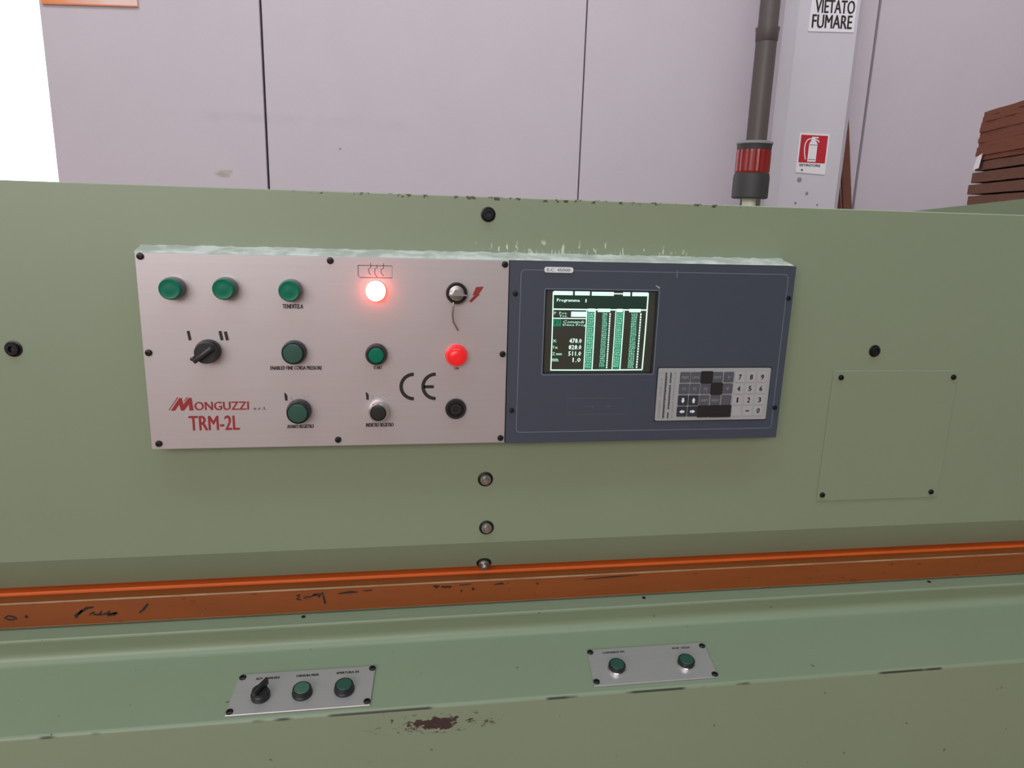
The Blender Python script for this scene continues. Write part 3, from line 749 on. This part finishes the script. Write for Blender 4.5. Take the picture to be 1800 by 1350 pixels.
for r_ in range(4):
    for c_ in range(8):
        k = layout[r_][c_]
        if k == '_': continue
        u = cx[c_]-r_*.3; v = cy[r_]
        if k == 'w': u = 832.6
        o = put('key', KM[k], kp, P(u, v, -.0324), label={'b': 'matt black covered key', 'w': 'wide matt black covered key', 'n': 'navy key with a white arrow'}.get(k))
        yk = -.0324-.0012
        def on_key(bm, mat):
            bmesh.ops.translate(bm, vec=-(Vector(P(u, v, -.0324))), verts=bm.verts)
            me = mesh(bm, mat, False); q = bpy.data.objects.new('legend', me); COL.objects.link(q); q.parent = kp; q.location = Vector(P(u, v, -.0324))-ORG[tm.name]
        if k == 'n':
            fk = fP(yk)
            s = {(2, 0): (0, 1), (2, 1): (0, -1), (3, 0): (-1, 0), (3, 1): (1, 0)}[(r_, c_)]
            A = [(-4, 1.7), (0, 1.7), (0, 3.0), (4.4, 0), (0, -3.0), (0, -1.7), (-4, -1.7)]
            rot = {(0, 1): lambda a, b: (b, a), (0, -1): lambda a, b: (b, -a), (-1, 0): lambda a, b: (-a, b), (1, 0): lambda a, b: (a, b)}[s]
            on_key(poly([(u+rot(a, b)[0], v+rot(a, b)[1]) for a, b in A], fk), M_WHITE)
        elif (r_, c_) in legend:
            s = legend[(r_, c_)]
            if c_ >= 5: w, h = (4.4 if s != '1' else 1.8, 8.0) if s != '-' else (6, 1.6)
            elif len(s) > 2: w, h = 11.5, 3.6
            else: w, h = (5, 4.2)
            bm = text_bm(s, w/1000, h/1000, facing(P(u-w/2, v+h/2, yk)), .05, 2)
            on_key(bm, M_INK if c_ >= 5 else M_KEYI)

# ================================================================== CONSOLE BUTTON PLATES
TH = math.atan2(.0245, .1393)
nS = Vector((0, -math.sin(TH), math.cos(TH))); dS = Vector((0, -math.cos(TH), -math.sin(TH)))
OS = Vector((0, -.012, .7220))
def SH(x, s, h=0): return OS + Vector((x - .08*(s-.096), 0, 0)) + dS*s + nS*h
def shelf_box(x0, x1, s0, s1, th, bev=.0006):
    bm = B(x0, x1, 0, 1, 0, 1)
    for v in bm.verts: v.co = SH(v.co.x, s0 if v.co.y > .5 else s1, .0002 if v.co.z < .5 else th)
    bmesh.ops.bevel(bm, geom=bm.edges[:], offset=bev, segments=1, affect='EDGES'); return bm
SCRF = mesh(lathe([(.0050, 0), (.0050, .0010), (.0036, .0022), (.0022, .0024), (.0020, .0008), (0, .0008)], 16, facing((0, 0, 0), nS, -dS), cap=False), M_SCREW)
def shelf_frame(x, s, h): return facing(SH(x, s, h), nS, -dS)
def stext(s, x0, x1, s0, s1, parent):
    obj('lettering', text_bm(s, x1-x0, s1-s0, shelf_frame(x0, s1, .0034), .06, 2), M_INK, parent)
lp = thing('button_plate', 'left aluminium button plate on the sloping green console, with selector and two buttons', 'button plate', SH(.204, .098), 'button plates on the console')
obj('plate', shelf_box(.1042, .2999, .0600, .1337, .003), M_ALU, lp)
for x, s in ((.1100, .0665), (.2955, .0655), (.2950, .1270), (.1090, .1275)): put('screw', SCRF, lp, SH(x, s, .003))
fr = shelf_frame(.1445, .1045, .003)
sl = obj('selector_switch', lathe([(.0132, 0), (.0132, .006), (.0125, .008), (.0112, .009), (.0110, .0125), (0, .0125)], 28, fr, cap=False), M_BLK, lp, True)
bm = B(-.0030, .0030, -.0125, .0150, .0115, .0215, bev=.0014)
bmesh.ops.transform(bm, matrix=fr @ Matrix.Rotation(math.radians(-33), 4, 'Z'), verts=bm.verts)
obj('pointer', bm, M_BLK, sl, True)
def cbutton(parent, x, s, r, ring, mat):
    fr = shelf_frame(x, s, .003); h = .0105
    b = obj('push_button', lathe([(r*1.05, 0), (r*1.05, h*.35), (r*1.0, h*.42), (r*.9, h*.42)], 32, fr, cap=False), ring, parent, True)
    obj('skirt', lathe([(r*.98, h*.40), (r*.97, h*.9), (r*.92, h), (r*.80, h), (r*.78, h*.9)], 32, fr, cap=False), M_BLK, b, True)
    obj('cap', lathe([(r*.80, h*.88), (r*.79, h*1.02), (r*.72, h*1.10), (0, h*1.12)], 32, fr, cap=False), mat, b, True)
cbutton(lp, .2015, .1040, .0136, M_BLK, M_LENS3)
cbutton(lp, .2600, .1030, .0138, M_BLK, M_LENS2)
stext('AUT.  MANUALE', .1300, .1630, .0690, .0728, lp)
stext('CHIUSURA PRESS.', .1865, .2190, .0688, .0726, lp)
stext('APERTURA SX', .2435, .2770, .0684, .0722, lp)
rp = thing('button_plate', 'right aluminium button plate on the sloping green console, with two green buttons', 'button plate', SH(.719, .096), 'button plates on the console')
obj('plate', shelf_box(.6275, .8235, .0572, .1303, .003), M_ALU, rp)
for x, s in ((.6325, .0630), (.8180, .0655), (.8190, .1250), (.6320, .1225)): put('screw', SCRF, rp, SH(x, s, .003))
cbutton(rp, .6675, .1010, .0134, M_CHROME, M_LENS2); cbutton(rp, .7790, .1015, .0134, M_CHROME, M_LENS2)
stext('COMANDO DX', .6525, .6880, .0644, .0680, rp)
stext('STOP  CICLO', .7670, .7965, .0648, .0684, rp)

# ================================================================== BEACON, GREEN HOOD, BOARDS
bc = thing('signal_beacon', 'red signal beacon on a short post behind the top edge of the green machine', 'beacon', (.988, .25, 1.395))
T = Matrix.Translation((.988, .25, 0))
obj('post', lathe([(.016, 1.3951), (.016, 1.400), (.0125, 1.402), (.0125, 1.430)], 20, T), M_CREAM, bc, True)
bs = obj('base', lathe([(.0300, 1.4255), (.0325, 1.4275), (.0325, 1.462), (.0312, 1.470), (.0295, 1.471)], 32, T), M_BEACB, bc, True)
bm = bmesh.new(); n = 48
prof = [(.0285, 1.470), (.0300, 1.474), (.0298, 1.508), (.0290, 1.514)]
rings = [[bm.verts.new(T @ Vector(((r+(.0009 if i % 2 else 0))*math.cos(2*math.pi*i/n), (r+(.0009 if i % 2 else 0))*math.sin(2*math.pi*i/n), z))) for i in range(n)] for r, z in prof]
for A, Bq in zip(rings, rings[1:]):
    for i in range(n): bm.faces.new((A[i], A[(i+1) % n], Bq[(i+1) % n], Bq[i]))
bm.faces.new(rings[0]); bm.faces.new(rings[-1])
obj('lens', bm, M_BEAC, bc, False, 'ribbed red lens')
obj('cap', lathe([(.0302, 1.512), (.0308, 1.515), (.0308, 1.520), (.0318, 1.522), (.0316, 1.5255), (.026, 1.5275), (0, 1.529)], 32, T), M_BEACB, bc, True)
obj('cap_rim', lathe([(.0319, 1.5218), (.0324, 1.5228), (.0324, 1.5250), (.0318, 1.5258)], 32, T, cap=False), M_DOT, bc, True)

bm = prism([(1.50, 0), (1.50, 1.392, .01), (2.33, 1.500, .02), (3.2, 1.500, .01), (3.2, 0)], .86, 1.0, 'y')
for v in bm.verts:
    if v.co.y > .9 and v.co.z > 1: v.co.z -= .03
tag(obj('machine_hood', bm, M_GREEN, None, True), 'green machine hood with a sloping top edge, behind the right end of the machine', 'machine')
# stack of boards on the hood, turned so that its long side runs away to the left
dd = Vector((.289, .957, 0)).normalized(); pp_ = Vector((dd.y, -dd.x, 0))
corner = Vector((2.95, 2.0, 0))
levels = []
z = 1.5005
for h_ in (.040, .044, .046): levels.append((z, h_)); z += h_+.0065
levels.append((z, .040)); z += .043
while z < 1.895:
    h_ = rnd.uniform(.016, .024); levels.append((z, h_)); z += h_+.0006
ordn = ['lowest', 'second from bottom', 'third from bottom', 'fourth from bottom', 'fifth from bottom', 'sixth from bottom', 'seventh from bottom', 'eighth from bottom', 'ninth from bottom',
        'tenth from bottom', 'eleventh from bottom', 'twelfth from bottom', 'thirteenth from bottom', 'fourteenth from bottom', 'fifteenth from bottom', 'sixteenth from bottom', 'seventeenth from bottom']
top_i = len(levels)-1
for i, (z, h_) in enumerate(levels):
    bm = bmesh.new(); n = 18; L = 1.15; Wd = .50
    e = rnd.uniform(-.003, .003) + (.010 if i < 3 else 0) + (.016 if i == 1 else 0); s_ = rnd.uniform(-.003, .003)
    lo, hi = [], []
    for k in range(n+1):
        t_ = -e + (L+e)*k/n; sg_ = s_+rnd.uniform(-.0035, .0035)
        zz = rnd.uniform(0, .002) if i < 4 else 0
        for w_, L_ in ((sg_, 0), (Wd+rnd.uniform(-.01, .01), 1)):
            q = corner - dd*(t_) + pp_*w_
            lo.append(bm.verts.new((q.x, q.y, z+(zz if k not in (0, n) else 0)))); hi.append(bm.verts.new((q.x, q.y, z+h_-zz)))
    for k in range(n):
        a, b, c, d = 2*k, 2*k+1, 2*k+3, 2*k+2
        bm.faces.new((lo[a], lo[b], lo[c], lo[d])); bm.faces.new((hi[a], hi[d], hi[c], hi[b]))
        bm.faces.new((lo[a], lo[d], hi[d], hi[a])); bm.faces.new((lo[b], hi[b], hi[c], lo[c]))
    bm.faces.new((lo[0], hi[0], hi[1], lo[1])); bm.faces.new((lo[2*n], lo[2*n+1], hi[2*n+1], hi[2*n]))
    kind = 'thick brown board' if i < 4 else 'thin reddish-brown board'
    pos_ = 'topmost' if i == top_i else ordn[i]
    tag(obj('board', bm, M_WOOD2 if i < 4 else M_WOOD), kind+' of the stack at the far right, '+pos_, 'board', 'boards stacked at the far right')
q0 = corner - dd*.012 + pp_*.006
bm = bmesh.new()
for z0_, z1_ in ((0, 1.4995),):
    F = [q0, q0-dd*.84, q0-dd*.84+pp_*.47, q0+pp_*.47]
    lo = [bm.verts.new((p.x, p.y, z0_)) for p in F]; hi = [bm.verts.new((p.x, p.y, z1_)) for p in F]
    bm.faces.new(lo); bm.faces.new(hi[::-1])
    for i in range(4): bm.faces.new((lo[i], lo[(i+1) % 4], hi[(i+1) % 4], hi[i]))
bmesh.ops.bevel(bm, geom=bm.edges[:], offset=.004, segments=2, affect='EDGES')
tag(obj('machine_table', bm, M_GREEN), 'green machine table carrying the stack of boards at the far right', 'machine')
# paper tag stuck on the end of the stack
zt = 1.655
q = corner - dd*.012 - pp_*.0105
bm = bmesh.new()
pts = [(0, 0), (.052, .004), (.066, .066), (.022, .056)]
A = [bm.verts.new((q.x-dd.x*a, q.y-dd.y*a, zt+b_)) for a, b_ in pts]; Bv = [bm.verts.new(v.co+pp_*.0012) for v in A]
bm.faces.new(A); bm.faces.new(Bv[::-1])
for i in range(4): bm.faces.new((A[i], A[(i+1) % 4], Bv[(i+1) % 4], Bv[i]))
tag(obj('paper_tag', bm, M_SIGNW), 'small white paper tag stuck on the left corner of the board stack', 'tag')
